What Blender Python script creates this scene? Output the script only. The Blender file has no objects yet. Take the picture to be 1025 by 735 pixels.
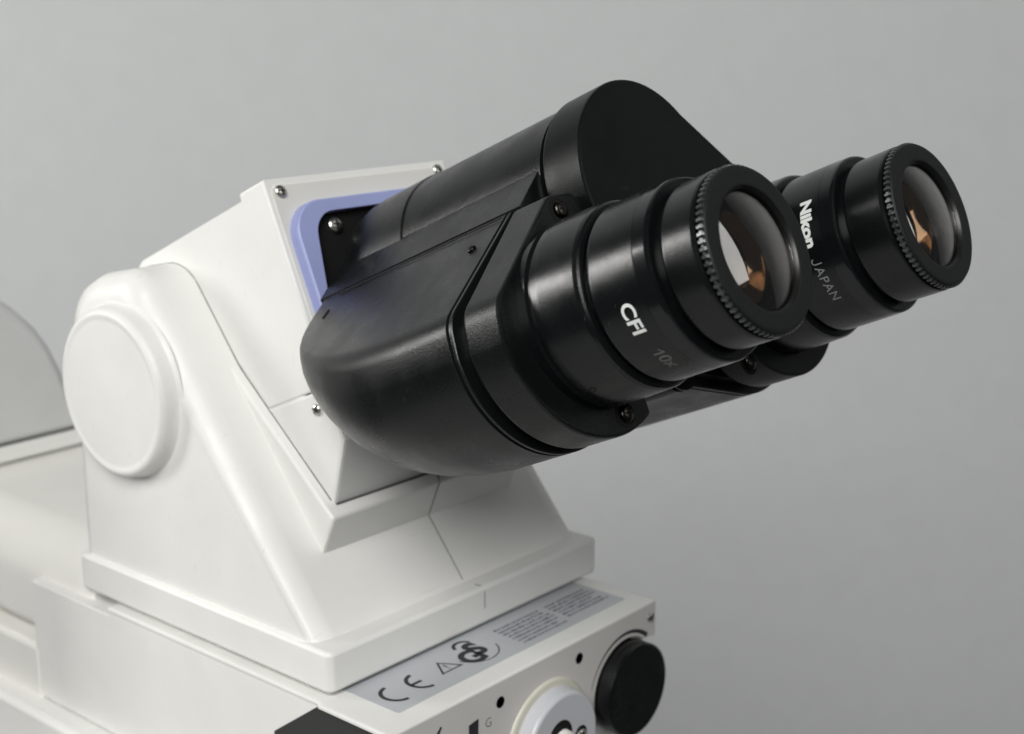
import bpy, bmesh, math, random
from mathutils import Vector, Matrix
PI = math.pi
R = math.radians
S = bpy.context.scene
COL = S.collection
S.unit_settings.scale_length = 0.01            # 1 unit = 1 cm
random.seed(4)

# ------------------------------------------------------------------ camera
cd = bpy.data.cameras.new('camera')
cam = bpy.data.objects.new('camera', cd); COL.objects.link(cam)
cd.sensor_width = 36.0
cd.lens = 1448.783 / 1024.0 * 36.0
cd.clip_start, cd.clip_end = 1.0, 1000.0
right = Vector((0.6506, -0.7594, 0.0)).normalized()
fwd = Vector((0.738, 0.632, -0.238)).normalized()
right = (right - fwd * right.dot(fwd)).normalized()
up = right.cross(fwd)
m = Matrix((right, up, -fwd)).transposed().to_4x4()
m.translation = Vector((-27.171, -24.519, 15.174))
cam.matrix_world = m
cd.dof.use_dof = True
cd.dof.focus_distance = 31.0
cd.dof.aperture_fstop = 0.20
S.camera = cam

# ------------------------------------------------------------------ light
wd = bpy.data.worlds.new('World'); S.world = wd; wd.use_nodes = True
bg = wd.node_tree.nodes['Background']
bg.inputs[0].default_value = (0.93, 0.97, 1.0, 1); bg.inputs[1].default_value = 0.038

def area(name, loc, target, sx, sy, power, color):
    l = bpy.data.lights.new(name, 'AREA'); l.shape = 'RECTANGLE'
    l.size, l.size_y, l.energy, l.color = sx, sy, power, color
    o = bpy.data.objects.new(name, l); COL.objects.link(o)
    o.location = loc
    o.rotation_euler = (Vector(target) - Vector(loc)).to_track_quat('-Z', 'Y').to_euler()
    return o
area('window_light', (-76, 98, 34), (0, 20, 5), 24, 44, 68000, (1.0, 0.99, 0.96))
area('room_light', (-105, -62, 98), (0, 5, 2), 80, 80, 252000, (1.0, 0.99, 0.97))
area('front_window', (60, -122, 78), (-2, -8, 8), 56, 80, 27000, (1.0, 0.99, 0.97))
S.view_settings.view_transform = 'Standard'
S.view_settings.look = 'None'
S.view_settings.exposure = 0
S.view_settings.gamma = 1

# ------------------------------------------------------------------ materials
def mat(name, col, rough, metal=0.0, spec=0.5, bump=0.0, bscale=40.0, rvar=0.0, cvar=0.0, dust=0.0, coat=0.0, scratch=0.0, sheen=0.0, mark=(0.25, 0.25, 0.25)):
    M = bpy.data.materials.new(name); M.use_nodes = True
    nt = M.node_tree; b = nt.nodes['Principled BSDF']; N = nt.nodes.new; K = nt.links.new
    b.inputs['Base Color'].default_value = (*col, 1)
    b.inputs['Roughness'].default_value = rough
    b.inputs['Metallic'].default_value = metal
    b.inputs['Specular IOR Level'].default_value = spec
    b.inputs['Coat Weight'].default_value = coat
    b.inputs['Sheen Weight'].default_value = sheen
    b.inputs['Sheen Roughness'].default_value = 0.45
    tc = N('ShaderNodeTexCoord')
    def noise(scale, detail=4):
        n = N('ShaderNodeTexNoise'); n.inputs['Scale'].default_value = scale; n.inputs['Detail'].default_value = detail
        K(tc.outputs['Object'], n.inputs['Vector']); return n
    if bump:
        n = noise(bscale, 3); bp = N('ShaderNodeBump'); bp.inputs['Strength'].default_value = bump
        bp.inputs['Distance'].default_value = 0.02
        K(n.outputs['Fac'], bp.inputs['Height']); K(bp.outputs[0], b.inputs['Normal'])
    if rvar:
        n = noise(1.3, 6); r = N('ShaderNodeMapRange')
        r.inputs[1].default_value, r.inputs[2].default_value = 0.35, 0.65
        r.inputs[3].default_value, r.inputs[4].default_value = rough - rvar, rough + rvar
        K(n.outputs['Fac'], r.inputs[0]); K(r.outputs[0], b.inputs['Roughness'])
    last = None
    if cvar:
        n = noise(0.55, 5); r = N('ShaderNodeMapRange')
        r.inputs[1].default_value, r.inputs[2].default_value = 0.3, 0.7
        r.inputs[3].default_value, r.inputs[4].default_value = 0, 1
        K(n.outputs['Fac'], r.inputs[0])
        mx = N('ShaderNodeMix'); mx.data_type = 'RGBA'
        mx.inputs[6].default_value = (*[c * (1 - cvar) for c in col], 1)
        mx.inputs[7].default_value = (*[min(1, c * (1 + cvar)) for c in col], 1)
        K(r.outputs[0], mx.inputs[0]); last = mx.outputs[2]
    if dust:                                     # fine specks of lint and wear
        n = noise(9.0, 8); r = N('ShaderNodeMapRange')
        r.inputs[1].default_value, r.inputs[2].default_value = 0.60, 0.78
        r.inputs[3].default_value, r.inputs[4].default_value = 0, dust
        K(n.outputs['Fac'], r.inputs[0])
        mx = N('ShaderNodeMix'); mx.data_type = 'RGBA'
        if last: K(last, mx.inputs[6])
        else: mx.inputs[6].default_value = (*col, 1)
        mx.inputs[7].default_value = (0.22, 0.21, 0.19, 1)
        K(r.outputs[0], mx.inputs[0]); last = mx.outputs[2]
    if scratch:                                  # sparse thin scuffs
        mp = N('ShaderNodeMapping'); mp.inputs['Rotation'].default_value = (0.4, 0.9, 0.6); mp.inputs['Scale'].default_value = (0.5, 9.0, 2.5)
        K(tc.outputs['Object'], mp.inputs['Vector'])
        n = N('ShaderNodeTexNoise'); n.inputs['Scale'].default_value = 1.1; n.inputs['Detail'].default_value = 2
        K(mp.outputs[0], n.inputs['Vector'])
        r = N('ShaderNodeMapRange')
        r.inputs[1].default_value, r.inputs[2].default_value = 0.70, 0.73
        r.inputs[3].default_value, r.inputs[4].default_value = 0, scratch
        K(n.outputs['Fac'], r.inputs[0])
        mx = N('ShaderNodeMix'); mx.data_type = 'RGBA'
        if last: K(last, mx.inputs[6])
        else: mx.inputs[6].default_value = (*col, 1)
        mx.inputs[7].default_value = (*mark, 1)
        K(r.outputs[0], mx.inputs[0]); last = mx.outputs[2]
    if last: K(last, b.inputs['Base Color'])
    return M

M = dict(
    white=mat('white_enamel', (0.775, 0.774, 0.75), 0.42, bump=0.2, bscale=24, rvar=0.06, cvar=0.02, scratch=0.16, mark=(0.42, 0.41, 0.38)),
    cream=mat('cream_enamel', (0.78, 0.772, 0.735), 0.45, bump=0.06, bscale=20, cvar=0.02),
    face=mat('pale_face_plate', (0.66, 0.655, 0.62), 0.5, bump=0.1, bscale=30, cvar=0.015),
    panel=mat('silver_grey_panel', (0.60, 0.59, 0.57), 0.45, bump=0.08, bscale=30, cvar=0.03),
    yellowed=mat('yellowed_plastic', (0.60, 0.59, 0.50), 0.4, cvar=0.05),
    dial=mat('pale_blue_grey_plastic', (0.52, 0.53, 0.56), 0.35, cvar=0.01),
    black=mat('black_satin_paint', (0.0038, 0.0045, 0.0047), 0.30, spec=0.34, bump=0.25, bscale=30, rvar=0.05, dust=0.015, scratch=0.03, sheen=0.02),
    barrel=mat('black_anodised', (0.0042, 0.0050, 0.0054), 0.23, spec=0.40, bump=0.10, bscale=40, rvar=0.05, dust=0.02, scratch=0.05),
    eyecup=mat('black_eyecup', (0.0042, 0.0050, 0.0052), 0.24, spec=0.40, bump=0.10, bscale=50, rvar=0.05, dust=0.02),
    facering=mat('black_face_ring', (0.0060, 0.0068, 0.0070), 0.55, spec=0.25, bump=0.15, bscale=60, dust=0.02),
    matt=mat('matt_black', (0.006, 0.006, 0.006), 0.75, spec=0.25),
    dark=mat('dark_grey_plastic', (0.030, 0.030, 0.030), 0.6, bump=0.2, bscale=30),
    blue=mat('periwinkle_plastic', (0.31, 0.35, 0.62), 0.5, bump=0.1, bscale=30, cvar=0.03),
    steel=mat('screw_steel', (0.55, 0.54, 0.50), 0.28, metal=1.0),
    blacksteel=mat('blackened_steel', (0.05, 0.045, 0.04), 0.3, metal=1.0),
    labelm=mat('silver_label', (0.50, 0.52, 0.545), 0.40, metal=0.1, bump=0.1, bscale=60, cvar=0.04),
    ink=mat('black_ink', (0.02, 0.02, 0.025), 0.5),
    paleink=mat('blue_grey_ink', (0.045, 0.05, 0.085), 0.5),
    seam=mat('dark_gap', (0.12, 0.12, 0.115), 0.8),
    greylit=mat('grey_lettering', (0.20, 0.21, 0.20), 0.5),
    midlit=mat('dark_grey_lettering', (0.13, 0.13, 0.12), 0.5),  # darker grey than the other lettering
    whitelit=mat('white_lettering', (0.72, 0.74, 0.72), 0.5),
    greyhouse=mat('grey_enamel', (0.57, 0.575, 0.57), 0.5, cvar=0.03),
    capblack=mat('black_cap_paint', (0.0035, 0.0042, 0.0044), 0.36, spec=0.16, bump=0.2, bscale=30, rvar=0.04, dust=0.008, scratch=0.02),
    knurl=mat('worn_knurl', (0.10, 0.103, 0.105), 0.25, metal=0.7, bump=0.2, bscale=40),
    midgrey=mat('gap_shade', (0.10, 0.10, 0.10), 0.7),  # dark tone painted as the shade in the lamp housing gap
    gloss=mat('black_gloss_band', (0.0045, 0.0052, 0.0056), 0.16, spec=0.5),
    inner=mat('black_inner_wall', (0.006, 0.006, 0.006), 0.35, spec=0.4),
    wall=mat('grey_wall', (0.575, 0.590, 0.594), 0.85, bump=0.05, bscale=1.5, cvar=0.015),
    table=mat('grey_table', (0.40, 0.40, 0.40), 0.6, cvar=0.03),
)
def glass():
    m_ = bpy.data.materials.new('lens_glass'); m_.use_nodes = True
    b = m_.node_tree.nodes['Principled BSDF']
    b.inputs['Base Color'].default_value = (0.96, 0.93, 0.90, 1)
    b.inputs['Roughness'].default_value = 0.012
    b.inputs['Transmission Weight'].default_value = 1.0
    b.inputs['IOR'].default_value = 1.85
    return m_
M['glass'] = glass()
M['brown'] = mat('amber_mirror', (0.34, 0.235, 0.15), 0.08, metal=1.0)  # amber metal added to mirror a warm glint in the eyepiece

# ------------------------------------------------------------------ helpers
ROOT = Vector((0, 4, -48))
T = R(24)
E3 = Vector((0, -math.cos(T), math.sin(T)))      # optical axis of the binocular tubes
V3 = Vector((0, math.sin(T), math.cos(T)))
def W(x, s, h): return Vector((x, 0, 0)) + E3 * s + V3 * h

def empty(name, loc):
    o = bpy.data.objects.new(name, None); COL.objects.link(o); o.location = loc; o.empty_display_size = 2
    return o
def tag(o, label=None, cat=None, group=None, kind=None):
    if label: o['label'] = label
    if cat: o['category'] = cat
    if group: o['group'] = group
    if kind: o['kind'] = kind
    return o
def finish(name, bm, material, parent=None, smooth=35, bevel=0, seg=3, off=None):
    bmesh.ops.recalc_face_normals(bm, faces=bm.faces)
    off = ROOT if off is None else off
    for v_ in bm.verts: v_.co -= off
    me = bpy.data.meshes.new(name); bm.to_mesh(me); bm.free()
    me.materials.append(M[material])
    for p in me.polygons: p.use_smooth = True
    o = bpy.data.objects.new(name, me); COL.objects.link(o)
    if parent: o.parent = parent
    if bevel:
        b = o.modifiers.new('bevel', 'BEVEL'); b.width = bevel; b.segments = seg; b.limit_method = 'ANGLE'
        b.angle_limit = R(25); b.harden_normals = True; b.use_clamp_overlap = True
    else:
        me.set_sharp_from_angle(angle=R(smooth))
    return o
def loft(bm, rings, cap0=True, cap1=True):
    vr = [[bm.verts.new(p) for p in r] for r in rings]
    n = len(vr[0])
    for a, b in zip(vr, vr[1:]):
        for i in range(n):
            j = (i + 1) % n
            bm.faces.new((a[i], a[j], b[j], b[i]))
    if cap0: bm.faces.new(vr[0][::-1])
    if cap1: bm.faces.new(vr[-1])
    return vr
def lathe(bm, org, ax, prof, n=96, cap0=True, cap1=True):
    q = [prof[0]]
    for (s0, r0), (s1, r1) in zip(prof, prof[1:]):
        d = math.hypot(s1 - s0, r1 - r0)
        if d > .09:
            t = .02 / d
            q += [(s0 + (s1 - s0) * t, r0 + (r1 - r0) * t), (s1 - (s1 - s0) * t, r1 - (r1 - r0) * t)]
        q.append((s1, r1))
    prof = q
    ax = ax.normalized(); a = ax.orthogonal().normalized(); b = ax.cross(a)
    rings = [[org + ax * s + (a * math.cos(2 * PI * i / n) + b * math.sin(2 * PI * i / n)) * r for i in range(n)] for s, r in prof]
    return loft(bm, rings, cap0, cap1)
def tube_axis(bm, x, h, prof, n=96, cap0=True, cap1=True): return lathe(bm, W(x, 0, h), E3, prof, n, cap0, cap1)
def fillet(pts, seg=8):
    """polygon corners (a, b, radius) -> dense rounded outline"""
    out = []; n = len(pts)
    for i in range(n):
        p = Vector(pts[i][:2]); r = pts[i][2] if len(pts[i]) > 2 else 0
        if r <= 0: out.append(p); continue
        u = (Vector(pts[i - 1][:2]) - p); w = (Vector(pts[(i + 1) % n][:2]) - p)
        lu, lw = u.length, w.length; u.normalize(); w.normalize()
        ang = u.angle(w)
        if ang > 3.1: out.append(p); continue
        d = r / math.tan(ang / 2)
        d = min(d, lu * 0.49, lw * 0.49); r = d * math.tan(ang / 2)
        c = p + (u + w).normalized() * (r / math.sin(ang / 2))
        a0 = p + u * d - c; a1 = p + w * d - c
        t0 = math.atan2(a0.y, a0.x); t1 = math.atan2(a1.y, a1.x); dt = (t1 - t0 + PI) % (2 * PI) - PI
        for k in range(seg + 1):
            t = t0 + dt * k / seg
            out.append(c + Vector((math.cos(t), math.sin(t))) * r)
    return out
def inset(poly, d):
    """shrink a closed 2-D outline by d along its vertex normals"""
    n = len(poly); A = sum(poly[i].x * poly[(i + 1) % n].y - poly[(i + 1) % n].x * poly[i].y for i in range(n))
    sg = 1 if A > 0 else -1; out = []
    for i in range(n):
        u = (poly[i] - poly[i - 1]); w = (poly[(i + 1) % n] - poly[i])
        if u.length < 1e-6: u = w
        if w.length < 1e-6: w = u
        t = (u.normalized() + w.normalized()).normalized()
        nn = Vector((-t.y, t.x)) * sg
        out.append(poly[i] + nn * d)
    return out
def arc(cx, cy, r, a0, a1, n):
    return [Vector((cx + r * math.cos(R(a0 + (a1 - a0) * k / n)), cy + r * math.sin(R(a0 + (a1 - a0) * k / n)))) for k in range(n + 1)]
def slab(bm, poly, f0, f1, bev=0.06):
    """extrude a 2-D outline between two levels with chamfered rims; f(level, p)->3D"""
    z0, z1, F = f0, f1, slab.F
    i1, i3, i2 = inset(poly, bev), inset(poly, bev * .3), inset(poly, bev * 1.25)
    rings = [[F(p, z0) for p in i2], [F(p, z0) for p in i1], [F(p, z0 + bev * .3) for p in i3], [F(p, z0 + bev) for p in poly]]
    if z1 - z0 > bev * 3: rings += [[F(p, z0 + bev * 1.2) for p in poly], [F(p, z1 - bev * 1.2) for p in poly]]
    rings += [[F(p, z1 - bev) for p in poly], [F(p, z1 - bev * .3) for p in i3], [F(p, z1) for p in i1], [F(p, z1) for p in i2]]
    return loft(bm, rings)
def Fsh(p, s): return W(p.x, s, p.y)             # outline in (x, h), level along the optical axis
def Fx(p, x): return Vector((x, p.x, p.y))       # outline in (y, z), level along x
def Fxs(p, x): return W(x, p.x, p.y)             # outline in (s, h), level along x
def Fy(p, y): return Vector((p.x, y, p.y))       # outline in (x, z), level along y
def wire(bm, pts, r, n=6):
    rings = []
    for i, p in enumerate(pts):
        d = (pts[min(i + 1, len(pts) - 1)] - pts[max(i - 1, 0)]).normalized()
        a = d.orthogonal().normalized(); b = d.cross(a)
        rings.append([p + (a * math.cos(2 * PI * k / n) + b * math.sin(2 * PI * k / n)) * r for k in range(n)])
    # keep the frames from twisting
    loft(bm, rings)
def box(bm, x0, x1, y0, y1, z0, z1):
    vs = [bm.verts.new((x, y, z)) for x in (x0, x1) for y in (y0, y1) for z in (z0, z1)]
    for f in ((0, 1, 3, 2), (4, 6, 7, 5), (0, 4, 5, 1), (2, 3, 7, 6), (0, 2, 6, 4), (1, 5, 7, 3)):
        bm.faces.new([vs[i] for i in f])
def text_bm(body, size, bold=0.0, extrude=0.004, spacing=1.0):
    cu = bpy.data.curves.new('t', 'FONT'); cu.body = body; cu.size = size; cu.offset = bold
    cu.extrude = extrude; cu.align_x = 'LEFT'; cu.space_character = spacing; cu.resolution_u = 5
    o = bpy.data.objects.new('t', cu); COL.objects.link(o)
    dg = bpy.context.evaluated_depsgraph_get(); dg.update()
    me = bpy.data.meshes.new_from_object(o.evaluated_get(dg))
    bm = bmesh.new(); bm.from_mesh(me)
    bpy.data.objects.remove(o); bpy.data.curves.remove(cu); bpy.data.meshes.remove(me)
    return bm
def stroke(bm, pts, w):
    """a pen stroke of width w laid along 2-D points"""
    L_, R_ = [], []
    for i, p in enumerate(pts):
        a = Vector(pts[max(i - 1, 0)]); b = Vector(pts[min(i + 1, len(pts) - 1)]); t = (b - a).normalized(); q = Vector(p); n = Vector((-t.y, t.x)) * w / 2
        L_.append(bm.verts.new((q.x + n.x, q.y + n.y, .003))); R_.append(bm.verts.new((q.x - n.x, q.y - n.y, .003)))
    for k in range(len(pts) - 1): bm.faces.new((L_[k], L_[k + 1], R_[k + 1], R_[k]))
def text_on_tube(name, body, size, cx, ch, r, s0, a0, a1, material, parent, bold=0.0, spacing=1.0, pen=None, shift=0.0):
    """letters bent round a tube, baseline at s0, running from angle a0 to a1 (degrees)"""
    bm = text_bm(body, size, bold, 0.003, spacing)
    bmesh.ops.subdivide_edges(bm, edges=[e_ for e_ in bm.edges if e_.calc_length() > 0.06], cuts=2)
    bmesh.ops.triangulate(bm, faces=bm.faces)
    for v_ in bm.verts: v_.co.x += shift
    for pts, w in (pen or ()): stroke(bm, pts, w)
    x0 = min(v_.co.x for v_ in bm.verts); x1 = max(v_.co.x for v_ in bm.verts)
    for v_ in bm.verts:
        a = R(a0 + (a1 - a0) * (v_.co.x - x0) / (x1 - x0)); rr = r + 0.004 + v_.co.z
        v_.co = W(cx + rr * math.cos(a), s0 + v_.co.y, ch + rr * math.sin(a))
    return finish(name, bm, material, parent)
def text_flat(name, body, size, org, ux, uy, material, parent, bold=0.0, spacing=1.0, sx=1.0):
    bm = text_bm(body, size, bold, 0.002, spacing); n = ux.cross(uy)
    for v_ in bm.verts: v_.co = org + ux * v_.co.x * sx + uy * v_.co.y + n * (v_.co.z + 0.003)
    return finish(name, bm, material, parent)
def screw(name, p, n, r, material, parent, slot=True):
    n = n.normalized(); bm = bmesh.new()
    lathe(bm, p, n, [(-.02, r), (r * .32, r), (r * .48, r * .88), (r * .57, r * .66), (r * .62, r * .35), (r * .62, r * .05)], 24)
    nb = len(bm.faces)
    # cross recess bars
    a = n.orthogonal().normalized(); a = (Matrix.Rotation(0.6, 3, n) @ a); b = n.cross(a)
    for u, w in (((a, b), (b, a)) if slot else ()):
        c = p + n * r * .56
        vs = []
        for du in (-1, 1):
            for dw in (-1, 1):
                for dn in (-1, 1):
                    vs.append(bm.verts.new(c + u * du * r * .60 + w * dw * r * .10 + n * dn * r * .09))
        for f in ((0, 1, 3, 2), (4, 6, 7, 5), (0, 4, 5, 1), (2, 3, 7, 6), (0, 2, 6, 4), (1, 5, 7, 3)):
            bm.faces.new([vs[i] for i in f])
    o = finish(name, bm, material, parent)
    o.data.materials.append(M['matt'])
    for p_ in o.data.polygons[nb:]: p_.material_index = 1
    return o

# ------------------------------------------------------------------ setting
def flat(name, pts, material, kind='structure'):
    bm = bmesh.new(); bm.faces.new([bm.verts.new(p) for p in pts])
    o = finish(name, bm, material, None, off=Vector((0, 0, 0))); o['kind'] = kind
    return o
hd = Vector((0.76, 0.65, 0)).normalized(); sd = Vector((hd.y, -hd.x, 0))
wc = Vector((-27.2, -24.5, 0)) + hd * 104
flat('wall', [wc - sd * 240 + Vector((0, 0, -90)), wc + sd * 240 + Vector((0, 0, -90)), wc + sd * 240 + Vector((0, 0, 170)), wc - sd * 240 + Vector((0, 0, 170))], 'wall')
tb = bmesh.new(); box(tb, -90, 60, -40, 52, -52, -48)
tag(finish('table', tb, 'table', None, off=Vector((0, 0, 0)), bevel=.4), kind='structure')

# ------------------------------------------------------------------ microscope
mic = empty('microscope', ROOT)
tag(mic, 'white laboratory microscope with black binocular head and two eyepieces against a grey wall', 'microscope')

# white tilting-head housing: cheeks, sloping front, flange, raised collar
bm = bmesh.new(); slab.F = Fx
prof = fillet([(10.72, -.8), (10.72, 7.95, 2.8), (7.55, 8.62, 1.3), (0.01, -.8)], 14)
slab(bm, prof, -5.22, 5.22, 0.58)
hh = finish('head_housing', bm, 'white', mic, smooth=50)
bm = bmesh.new()
poly = fillet([(-5.38, 0, .22), (5.38, 0, .22), (5.38, 10.72, .3), (-5.38, 10.72, .3)], 6)
slab.F = lambda p, z: Vector((p.x, p.y, z))
slab(bm, poly, -1.08, 0, 0.10)
finish('flange', bm, 'white', hh, smooth=50)
bm = bmesh.new(); slab.F = Fx
poly = fillet([(1.97, 1.62), (1.55, 2.68, .12), (1.92, 2.97, .14), (5.75, 6.26, .3), (6.2, 5.6), (3.4, 2.2)], 5)
slab(bm, poly, -3.70, 3.70, .075)
finish('collar', bm, 'white', hh, smooth=50)
# mould seam down the middle of collar, slope and flange
sx = .2
for pts in ([(.14, 1.75, 2.86), (.08, 1.62, 2.75), (.02, 1.545, 2.66), (0, 1.575, 2.58), (0, 1.955, 1.66)], [(0, 1.96, 1.642), (0, .83, .232), (0, .70, .06)], [(.075, .30, .003), (.10, .12, .003)], [(.12, -.0, -.12), (.12, -.0, -.62)]):
    bm = bmesh.new(); wire(bm, [Vector((sx + x, y, z)) for x, y, z in pts], .013); finish('mould_seam', bm, 'seam', hh)

# pivot cap on the left cheek
bm = bmesh.new()
lathe(bm, Vector((-5.15, 8.03, 5.25)), Vector((-1, 0, 0)), [(0, 2.50), (.05, 2.44), (.10, 2.39), (.20, 2.36), (.42, 2.32), (.50, 2.28), (.55, 2.23), (.572, 2.17), (.57, 2.10), (.555, 2.05), (.55, 1.98), (.57, .6)], 128)
finish('pivot_cap', bm, 'white', mic, smooth=50)
bm = bmesh.new()
lathe(bm, Vector((5.15, 8.05, 5.25)), Vector((1, 0, 0)), [(0, 2.52), (.14, 2.50), (.20, 2.44), (.42, 2.40), (.55, 2.34), (.605, 2.22), (.58, 1.9), (.58, .6)], 128)
finish('pivot_cap', bm, 'white', mic, smooth=50)

# tilting block with its front slab
bm = bmesh.new(); slab.F = Fxs
slab(bm, fillet([(-6.3, 11.45, .3), (-.2, 11.62), (-.45, 5.2), (-1.3, 3.2), (-6.3, 3.4)], 6), -3.32, 3.32, .08)
tbk = finish('tilt_block', bm, 'white', mic, smooth=50)
bm = bmesh.new()
slab(bm, fillet([(-.42, 11.80, .08), (.64, 11.80), (.64, 6.325), (-1.9, 6.325), (-5.75, 6.325), (-5.75, 11.56, .5), (-.42, 11.60)], 5), -3.36, 3.36, .06)
finish('front_slab', bm, 'white', tbk, smooth=50)
bm = bmesh.new()
slab(bm, fillet([(-2.6, 6.295), (.63, 6.295), (.63, 4.88), (-.78, 3.08), (-2.9, 3.2)], 5), -3.375, 3.375, .10)
finish('lower_cover', bm, 'white', tbk, smooth=30)
bm = bmesh.new(); slab.F = Fsh
slab(bm, fillet([(-3.2, 6.36), (3.2, 6.36), (3.2, 11.62, .25), (-3.2, 11.62, .25)], 6), .60, .672, .03)
finish('face_plate', bm, 'face', tbk)
bm = bmesh.new()
top = sorted([p for p in prof if p.y > 7.0 and p.x < 9.4], key=lambda p: -p.x)
wire(bm, [Vector((-3.362, p.x, p.y + .002)) for p in top] + [Vector(q) for q in ((-3.362, 7.05, 8.005), (-3.365, 5.80, 6.44), (-3.37, 5.5, 6.07), (-3.38, 5.2, 5.79), (-3.385, 4.14, 4.875), (-3.385, 1.95, 3.0))], .017)
finish('gap_line', bm, 'seam', tbk)
bm = bmesh.new(); wire(bm, [Vector((-3.33, 1.825, 2.925)), Vector((-1.6, 1.825, 2.925)), Vector((.25, 1.825, 2.925))], .032)
finish('gap_line', bm, 'seam', tbk)
for x, h in ((-2.93, 11.44), (2.93, 11.52)): screw('screw', W(x, .67, h), E3, .165, 'steel', tbk)
screw('screw', W(-3.38, .0, 5.85), Vector((-1, 0, 0)), .15, 'steel', tbk)
# blue gasket frame and black recess
bm = bmesh.new()
go = fillet([(-3.06, 6.5, .4), (3.06, 6.5, .4), (3.06, 11.06, 1.0), (-3.06, 11.06, 1.0)], 10)
gi = fillet([(-3.02, 6.9, .4), (3.0, 6.9, .4), (2.5, 10.70, .75), (-2.32, 10.70, .75)], 10)
loft(bm, [[Fsh(p, .66) for p in go], [Fsh(p, .96) for p in inset(go, .02)], [Fsh(p, 1.0) for p in inset(go, .06)], [Fsh(p, 1.0) for p in gi], [Fsh(p, .68) for p in gi]], False, False)
finish('gasket', bm, 'blue', mic)
bm = bmesh.new(); slab.F = Fsh
slab(bm, inset(go, .25), .60, .72, .02)
rec = finish('recess_plate', bm, 'matt', mic)
screw('screw', W(-1.56, .73, 10.35), E3, .22, 'steel', rec)
screw('screw', W(1.9, .73, 10.35), E3, .22, 'steel', rec)

# central tube on the hinge axis
HX, HH = .1, 8.25
bm = bmesh.new()
tube_axis(bm, HX, HH, [(.7, 2.0), (1.1, 2.30), (1.5, 2.39), (1.9, 2.42), (3.50, 2.43), (3.54, 2.40), (3.6, 2.395), (8.3, 2.37), (8.32, 2.1), (8.5, 2.1)], 128)
ct = finish('central_tube', bm, 'black', mic)
bm = bmesh.new(); slab.F = Fsh
slab(bm, [Vector(p) for p in ((-2.02, 9.22), (-3.06, 8.44), (-2.4, 6.5), (0, 6.5), (0, 9.2))], 1.0, 8.25, .03)
finish('side_strip', bm, 'black', ct)

# prism housings (left is built, right is its mirror with its own size)
LX, LH, RX, RH = -3.4, 5.66, 3.66, 5.53
def house_profile(cx, ch, r, sg):
    raw = [(-.02, 3.35, .6), (.0, 7.0, .5), (-1.6, 8.35, .3), (-2.93, 8.52, .12), (-5.98, 6.40, .75), (-6.11, 5.6)]
    pts = fillet([(a[0] + 3.4, a[1] - 5.69) + tuple(a[2:]) for a in raw], 8)[:-1]
    pts = pts + [p for p in arc(0, 0, 2.7, 182, 285, 40)]
    pts = [Vector((cx + sg * p.x * r / 2.7, ch + p.y * r / 2.7)) for p in pts]
    return pts
def housing(cx, ch, r, sg, s_end, ts=1.0):
    P = house_profile(cx, ch, r, sg); piv = Vector((cx + sg * .45, ch + 2.82 * r / 2.7))
    def ring(s, k, d=0):
        q = [piv + (p - piv) * k for p in P]
        if d: q = inset(q, d)
        return [W(p.x, s, p.y) for p in q]
    K = [(1.22, .20), (1.23, .30), (1.27, .38), (1.35, .455), (1.5, .54), (1.75, .625), (2.0, .685), (2.3, .74), (2.6, .785), (3.0, .84), (3.4, .882), (3.94, .925), (4.6, .962), (5.4, .988), (6.2, 1.0)]
    rings = [ring(1.22 + (s - 1.22) * ts, k) for s, k in K]
    e = s_end
    for s, d in ((e - .50, 0), (e - .47, 0), (e - .455, .02), (e - .44, .10), (e - .40, .10), (e - .385, .02), (e - .37, 0), (e - .30, 0), (e - .28, .02), (e - .265, .26), (e + .02, .26)):
        rings.append(ring(s, 1, d))
    bm = bmesh.new(); loft(bm, rings)
    return finish('prism_housing', bm, 'black', mic, smooth=30)
hl = housing(LX, LH, 2.7, 1, 8.25)
hr = housing(RX, RH, 2.72, -1, 8.45, .62)
fn = (V3 * .821 + Vector((-.571, 0, 0))).normalized()
screw('screw', W(-3.84, 7.2, 7.87) + fn * .0, fn, .11, 'blacksteel', hl)
bm = bmesh.new(); slab.F = lambda p, q: W(-3.75, 1.85, 7.93) + E3 * p.x + (V3 * -.571 + Vector((-.821, 0, 0))) * p.y + fn * q
slab(bm, fillet([(-.05, -.16, .04), (.05, -.16, .04), (.05, .16, .04), (-.05, .16, .04)], 3), -.02, .012, .004); finish('slot', bm, 'matt', hl)
bm = bmesh.new(); wire(bm, [W(-3.2, 1.9, 8.338), W(-3.2, 7.75, 8.338)], .012); finish('highlight_wire', bm, 'black', hl)  # thin wire added along the seam line to catch a highlight

# end caps: left D-shaped, right one runs up into the round hinge drum
bm = bmesh.new(); slab.F = Fsh
raw = [(-2.28, 3.26), (-2.28, 8.36, .42), (-3.35, 8.33, .25), (-5.92, 6.37, .8), (-6.06, 5.6)]
poly = fillet(raw, 8)[:-1] + arc(LX, LH, 2.66, 182, 293, 48)
slab(bm, poly, 8.25, 9.30, .07)
capl = finish('end_cap', bm, 'black', mic, smooth=30)
bm = bmesh.new()
poly = arc(HX, HH, 2.46, 38, 222, 60) + arc(RX, RH, 2.62, 215, 370, 56)
slab(bm, poly, 8.47, 9.60, .05)
capr = finish('end_cap', bm, 'capblack', mic, smooth=30)
capr['label'] = 'black end plate with round hinge drum on top'
def recess_screw(x, s, h, parent):
    bm = bmesh.new()
    tube_axis(bm, x, h, [(s - .02, .30), (s + .012, .30), (s + .014, .25), (s + .004, .24), (s + .004, .02)], 28)
    finish('counterbore', bm, 'matt', parent)
    screw('screw', W(x, s + .01, h), E3, .19, 'blacksteel', parent)
recess_screw(-3.12, 9.3, 7.98, capl); recess_screw(-3.16, 9.3, 3.42, capl)
recess_screw(1.45, 9.6, 3.62, capr); recess_screw(5.2, 9.6, 3.75, capr)

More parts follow.
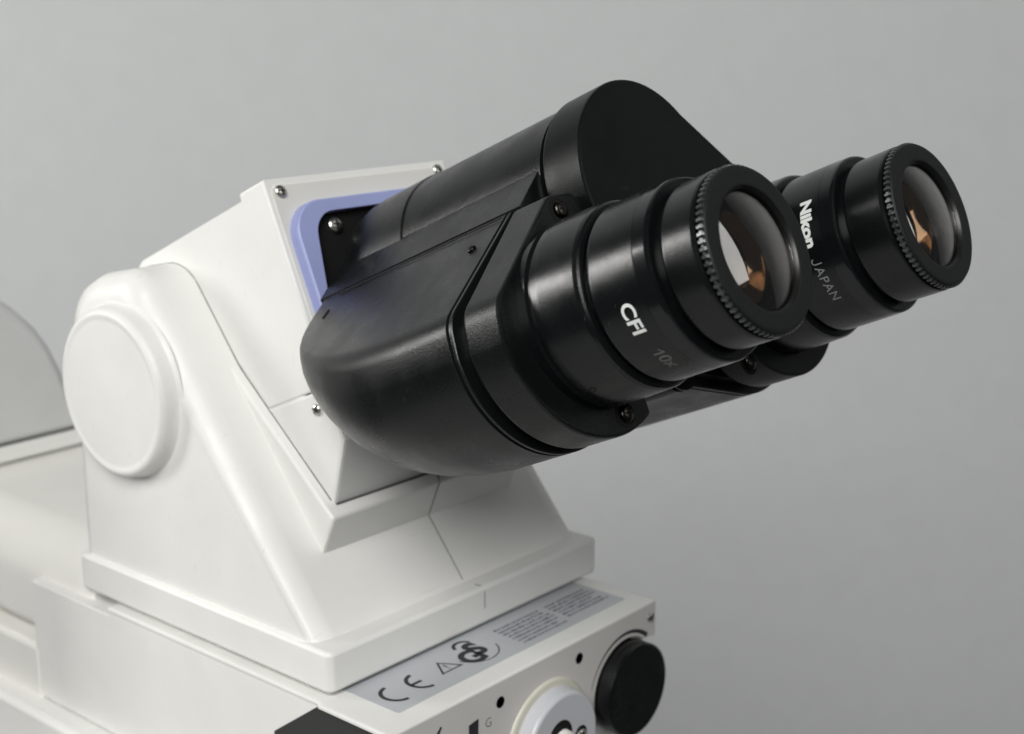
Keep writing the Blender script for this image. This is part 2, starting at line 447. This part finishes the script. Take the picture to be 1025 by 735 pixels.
# eyepiece sleeves
def sleeve(x, h, s0, ds, r):
    bm = bmesh.new()
    tube_axis(bm, x, h, [(s0 - .05, r * .99), (s0 + .22, r * .985), (s0 + .25, r * 1.0), (9.55 + ds, r), (9.58 + ds, r * .97), (9.68 + ds, r * .97), (9.70 + ds, r * .985), (9.72 + ds, r), (9.9 + ds, r * 1.0), (10.86 + ds, r * .985), (10.94 + ds, r * .972), (10.98 + ds, r * .95), (11.0 + ds, r * .90), (10.92 + ds, 1.74)], 128)
    return finish('eyepiece_sleeve', bm, 'barrel', mic, smooth=25)
sl = sleeve(LX, LH, 9.3, 0, 2.05)
sr = sleeve(RX, RH, 9.6, .05, 2.08)
a = R(-131); p = W(LX + 2.045 * math.cos(a), 9.98, LH + 2.045 * math.sin(a))
nrm = Vector((math.cos(a), 0, 0)) + V3 * math.sin(a)
bm = bmesh.new(); lathe(bm, p, nrm, [(-.02, .075), (.008, .075), (.008, .055), (-.01, .05)], 20); finish('set_screw', bm, 'matt', sl)

# eyepieces
def eyepiece(x, h, ds, dc, name='eyepiece'):
    B = lambda s: s + ds
    D = lambda s: s + ds + dc
    bm = bmesh.new()
    tube_axis(bm, x, h, [(B(10.8), 1.72), (B(11.06), 1.72), (B(11.08), 1.84), (B(11.12), 1.895), (B(11.18), 1.91), (B(12.30), 1.91), (B(12.33), 1.90), (B(12.62), 1.89), (B(12.66), 1.875), (B(12.68), 1.84), (B(12.68), 1.60), (B(13.0), 1.60)], 128, True, True)
    root = finish(name, bm, 'barrel', mic, smooth=25)
    bm = bmesh.new(); tube_axis(bm, x, h, [(B(12.30), 1.90), (B(12.31), 1.913), (B(12.60), 1.903), (B(12.64), 1.89)], 128, False, False)
    finish('trim_band', bm, 'gloss', root, smooth=25)
    bm = bmesh.new()
    tube_axis(bm, x, h, [(B(12.80), 1.58), (B(12.80), 1.66), (B(12.83), 1.70), (B(12.88), 1.72), (D(13.44), 1.725), (D(13.49), 1.71), (D(13.51), 1.68), (D(13.51), 1.58), (D(13.58), 1.56)], 128, True, False)
    finish('eyecup', bm, 'eyecup', root, smooth=25)
    bm = bmesh.new(); N = 74; n4 = N * 4                 # knurled rim: teeth round the front edge
    def tooth(r_hi, r_lo, s):
        out = []
        for i in range(n4):
            k = i % 4; r = r_hi if k in (1, 2) else r_lo
            a = 2 * PI * (i + (.25 if k in (0, 2) else -.25)) / n4
            out.append(W(x + r * math.cos(a), s, h + r * math.sin(a)))
        return out
    loft(bm, [tooth(1.60, 1.56, D(13.54)), tooth(1.715, 1.645, D(13.57)), tooth(1.72, 1.65, D(13.68)), tooth(1.68, 1.645, D(13.72)), tooth(1.62, 1.61, D(13.74))], False, False)
    finish('knurled_rim', bm, 'knurl', root, smooth=20)
    bm = bmesh.new()
    tube_axis(bm, x, h, [(D(13.66), 1.66), (D(13.72), 1.685), (D(13.755), 1.66), (D(13.77), 1.60), (D(13.768), 1.30), (D(13.755), 1.265), (D(13.72), 1.25)], 128, False, False)
    finish('face_ring', bm, 'facering', root, smooth=25)
    bm = bmesh.new()
    tube_axis(bm, x, h, [(D(13.74), 1.255), (D(13.70), 1.23), (D(13.66), 1.21), (D(13.62), 1.205), (D(13.2), 1.20), (D(12.9), 1.10), (D(12.88), .02)], 96, False, True)
    finish('inner_wall', bm, 'inner', root, smooth=40)
    # thin curved eye lens and a concave amber metal one behind, shaped to add a warm glint
    def cap(s0, dh, r, n):
        return [(s0 + dh * (1 - (k / n) ** 2), max(r * k / n, .008)) for k in range(n, -1, -1)]
    bm = bmesh.new()
    front = cap(D(13.655), .165, 1.20, 20); rear = cap(D(13.58), .17, 1.20, 20)[::-1]
    tube_axis(bm, x, h, rear + front, 96, True, True)
    finish('eye_lens', bm, 'glass', root, smooth=60)
    bm = bmesh.new()
    tube_axis(bm, x, h, [(D(12.90), 1.06), (D(13.06), 1.05), (D(13.08), 1.01)] + cap(D(13.07), -.32, 1.0, 16), 64, True, True)
    finish('inner_lens', bm, 'brown', root, smooth=50)
    return root
el = eyepiece(LX, LH, 0, .13)
er = eyepiece(RX, RH, .0, .30)
el['label'] = 'black eyepiece lettered CFI 10x in white and grey'
er['label'] = 'black eyepiece with white maker lettering and JAPAN'
text_on_tube('lettering', 'CFI', .445, LX, LH, 1.91, 11.70, 186.2, 205.6, 'whitelit', el, bold=.010)
text_on_tube('lettering', '0x', .385, LX, LH, 1.91, 11.76, 219.0, 237.5, 'midlit', el, bold=.004, shift=.20,
             pen=[([(.12, .0), (.12, .27)], .045), ([(.02, .185), (.075, .21), (.10, .25), (.105, .27)], .036)])
text_on_tube('lettering', 'Nikon', .395, RX, RH, 1.91, 11.83, 142.0, 176.2, 'whitelit', er, bold=.018)
text_on_tube('lettering', 'APAN', .325, RX, RH, 1.91, 11.84, 184.2, 217.0, 'greylit', er, bold=-.001, spacing=1.1, shift=.20,
             pen=[([(0.012, 0.055), (0.02, 0.022), (0.05, 0.004), (0.085, 0.002), (0.118, 0.018), (0.132, 0.05), (0.134, 0.09), (0.134, 0.235)], .026)])

# ------------------------------------------------------------------ illuminator box under the head
bm = bmesh.new(); slab.F = Fx
slab(bm, [Vector(q) for q in ((13.1, -5.2), (13.1, -1.47), (9.12, -1.47), (9.10, -1.24), (-2.0, -1.24), (-2.0, -5.2))], -5.56, 5.0, .05)
ib = finish('illuminator_box', bm, 'white', mic)
bm = bmesh.new(); slab.F = lambda p, z: Vector((p.x, p.y, z))
slab(bm, fillet([(-5.72, -2.40, .1), (5.0, -2.40, .1), (5.0, 9.1, .1), (-5.60, 9.1, .1), (-5.60, .12), (-5.70, .1)], 4), -1.34, -1.20, .055)
finish('top_ledge', bm, 'white', ib)
bm = bmesh.new()
slab.F = Fx; slab(bm, [Vector(q) for q in ((-2.04, -1.36), (.25, -1.36), (1.95, -2.6), (1.95, -5.1), (-2.04, -5.1))], -5.575, -5.45, .01)
finish('side_slot', bm, 'dark', ib)
# front panel with notch round the focus knob
KX, KZ = 3.55, -3.35
bm = bmesh.new(); slab.F = Fy
poly = [Vector((-5.55, -1.235)), Vector((4.97, -1.235)), Vector((4.97, -2.28))] + arc(KX, KZ, 1.42, 45, 182, 36)[2:] + [Vector((KX - 1.42, -6.5)), Vector((-5.55, -6.5))]
slab(bm, poly, -2.43, -2.05, .025)
fp = finish('front_panel', bm, 'panel', mic)
for x, z in ((-1.83, -1.80), (1.41, -1.75)):
    bm = bmesh.new(); lathe(bm, Vector((x, -2.43, z)), Vector((0, -1, 0)), [(-.02, .155), (.006, .155), (.006, .14), (-.0, .13)], 28)
    finish('hole', bm, 'matt', fp)
screw('screw', Vector((4.70, -2.43, -1.64)), Vector((0, -1, 0)), .14, 'steel', fp, slot=False)
bm = bmesh.new()
o_, i_ = arc(KX, KZ, 1.64, 50, 165, 40), arc(KX, KZ, 1.50, 50, 165, 40)
# crescent slot, tapering towards its lower end
i_ = [Vector((KX + (p.x - KX) * (1 + .085 * k / 40), KZ + (p.y - KZ) * (1 + .085 * k / 40))) for k, p in enumerate(i_)]
slab(bm, o_ + i_[::-1], -2.437, -2.40, .004); finish('slot', bm, 'dark', fp)
bm = bmesh.new(); slab(bm, [Vector(q) for q in ((-3.02, -1.98), (-2.67, -1.93), (-2.70, -2.9), (-3.02, -2.9))], -2.445, -2.40, .005); finish('slot', bm, 'ink', fp)
bm = bmesh.new(); slab(bm, [Vector(q) for q in ((-4.42, -1.98), (-4.03, -1.60), (-4.00, -1.63), (-4.22, -1.98), (-4.3, -2.1))], -2.445, -2.40, .003); finish('mark', bm, 'ink', fp)
text_flat('lettering', 'G', .36, Vector((-2.42, -2.432, -2.30)), Vector((1, 0, 0)), Vector((0, 0, 1)), 'seam', fp, bold=-.006)
# black focus knob
bm = bmesh.new()
lathe(bm, Vector((KX, -2.0, KZ)), Vector((0, -1, 0)), [(0, 1.30), (.35, 1.31), (.42, 1.36), (.82, 1.36), (.88, 1.345), (.91, 1.29), (.91, .3)], 96)
finish('focus_knob', bm, 'eyecup', mic)
# pale round dial with shaft hole and socket screw
DX, DZ = .12, -3.62
bm = bmesh.new(); lathe(bm, Vector((DX - .05, -2.40, DZ + .03)), Vector((0, -1, 0)), [(0, 1.70), (.06, 1.68), (.10, 1.62), (.11, 1.4)], 96)
finish('dial_base', bm, 'yellowed', mic, smooth=50)
bm = bmesh.new(); lathe(bm, Vector((DX, -2.45, DZ)), Vector((0, -1, 0)), [(0, 1.50), (.40, 1.46), (.47, 1.43), (.50, 1.37), (.50, .2)], 96)
dl = finish('selector_dial', bm, 'dial', mic, smooth=50)
bm = bmesh.new(); lathe(bm, Vector((DX - .14, -2.945, DZ + .26)), Vector((0, -1, 0)), [(-.02, .50), (.006, .50), (.008, .46), (.008, .02)], 48); finish('hole', bm, 'matt', dl)
bm = bmesh.new(); lathe(bm, Vector((DX - .06, -2.93, DZ + .12)), Vector((0, -1, 0)), [(0, .36), (.16, .34), (.2, .28)], 48); finish('shaft', bm, 'cream', dl)
bm = bmesh.new(); lathe(bm, Vector((DX + .72, -2.945, DZ + .02)), Vector((0, -1, 0)), [(-.02, .27), (.006, .27), (.008, .24), (.008, .02)], 36); finish('hole', bm, 'matt', dl)
screw('screw', Vector((DX + .70, -2.945, DZ + .02)), Vector((0, -1, 0)), .19, 'steel', dl)

# silver rating plate on the ledge with its print
bm = bmesh.new(); slab.F = lambda p, z: Vector((p.x, p.y, z))
slab(bm, fillet([(-4.78, -1.74, .08), (4.45, -1.74, .08), (4.45, .3), (-4.78, .3)], 4), -1.215, -1.190, .006)
rp = finish('rating_plate', bm, 'labelm', mic)
bm = bmesh.new(); ZL = -1.188
def band(bm, cx, cy, ro, ri, a0, a1, n=20, z=ZL, ex=1.0):
    o_, i_ = arc(cx, cy, ro, a0, a1, n), arc(cx, cy, ri, a0, a1, n)
    vo = [bm.verts.new((cx + (p.x - cx) * ex, p.y, z)) for p in o_]; vi = [bm.verts.new((cx + (p.x - cx) * ex, p.y, z)) for p in i_]
    for k in range(n): bm.faces.new((vo[k], vo[k + 1], vi[k + 1], vi[k]))
def quad(bm, x0, x1, y0, y1, z=ZL): bm.faces.new([bm.verts.new(q) for q in ((x0, y0, z), (x1, y0, z), (x1, y1, z), (x0, y1, z))])
band(bm, -4.02, -.95, .47, .36, 92, 268); band(bm, -3.10, -.93, .47, .36, 92, 268); quad(bm, -3.50, -3.14, -.985, -.88)
tri = [Vector((-2.16, -.50)), Vector((-2.56, -1.12)), Vector((-1.76, -1.12))]
c0 = sum(tri, Vector((0, 0))) / 3
for k in range(3):
    a, b = tri[k], tri[(k + 1) % 3]; ai, bi = c0 + (a - c0) * .74, c0 + (b - c0) * .74
    bm.faces.new([bm.verts.new((q.x, q.y, ZL)) for q in (a, b, bi, ai)])
quad(bm, -2.185, -2.135, -.93, -.74); quad(bm, -2.185, -2.135, -1.02, -.97)
finish('lettering', bm, 'ink', rp)
# safety emblem: heavy G and S under a ring
text_flat('lettering', 'G', .98, Vector((-1.66, -1.30, ZL)), Vector((1, 0, 0)), Vector((0, 1, 0)), 'ink', rp, bold=.04)
text_flat('lettering', 'S', .98, Vector((-1.10, -1.02, ZL)), Vector((1, 0, 0)), Vector((0, 1, 0)), 'ink', rp, bold=.045)
bm = bmesh.new(); band(bm, -1.0, -.66, .78, .74, 200, 340, 24); finish('lettering', bm, 'ink', rp)
bm = bmesh.new(); band(bm, -.95, -.42, .36, .26, 20, 170, 24); finish('lettering', bm, 'ink', rp)
bm = bmesh.new(); rnd = random.Random(7)
for col_x0, col_x1 in ((.25, 2.25), (2.4, 4.2)):
    for line in range(7):
        y = -.42 - line * .175
        x = col_x0 + (.0 if line % 3 else .02); end = col_x1 - rnd.random() * .35
        if col_x0 > 2 and line == 6: continue
        while x < end:
            wl = rnd.choice((.08, .12, .16, .2, .26))
            k = 0.0
            while k < wl:                        # letter-like strokes of one word
                w_ = rnd.choice((.018, .024, .03)); hgt = rnd.choice((.07, .085, .1))
                quad(bm, x + k, x + k + w_, y, y + hgt)
                if rnd.random() < .6: quad(bm, x + k, x + k + .045, y + rnd.choice((0, .04, hgt - .016)), y + rnd.choice((.016, .055, hgt)), ZL + .0006)
                k += .048
            x += wl + .05
finish('fine_print', bm, 'paleink', rp)

# stand below and arm behind
bm = bmesh.new(); box(bm, -6.3, 5.6, .8, 26, -48, -5.25)
finish('stand_column', bm, 'white', mic, bevel=.22, seg=4)
bm = bmesh.new(); slab.F = Fy
poly = fillet([(-5.2, -3.42, .5), (4.6, -3.42, .5), (4.6, -.1, 1.62), (-5.2, -.1, 1.62)], 14)
slab(bm, poly, 10.4, 44, .1)
finish('stand_arm', bm, 'cream', mic, smooth=50)
bm = bmesh.new(); box(bm, -5.6, 5.0, 12.9, 44, -9, -3.55); finish('arm_base', bm, 'cream', mic, bevel=.2)

# grey lamp housing behind
LR = Vector((0, 32, -4))
lh = empty('lamp_housing', LR)
tag(lh, 'blurred pale grey housing with sloping shoulder standing behind the white microscope on the left', 'lamp housing')
bm = bmesh.new(); slab.F = Fy
poly = [Vector(q) for q in ((-14, .62), (1.02, .62), (.86, 1.35), (.62, 2.1), (.34, 2.9), (-.02, 3.75), (-.50, 4.5), (-1.25, 5.28), (-2.1, 5.95), (-3.4, 6.7), (-5.2, 7.4), (-8, 7.9), (-14, 8.0))]
slab(bm, poly, 20.0, 40, .32); finish('cover', bm, 'greyhouse', lh, smooth=50, off=LR)
bm = bmesh.new(); box(bm, -14, 1.2, 20.15, 39, .54, .62); finish('gap', bm, 'midgrey', lh, off=LR)
bm = bmesh.new(); box(bm, -14, 1.6, 19.85, 40, .08, .565); finish('base', bm, 'white', lh, off=LR, bevel=.05)
bm = bmesh.new(); box(bm, -14, 1.3, 20.05, 39, -2.5, .10); finish('plinth', bm, 'greyhouse', lh, off=LR, bevel=.05)
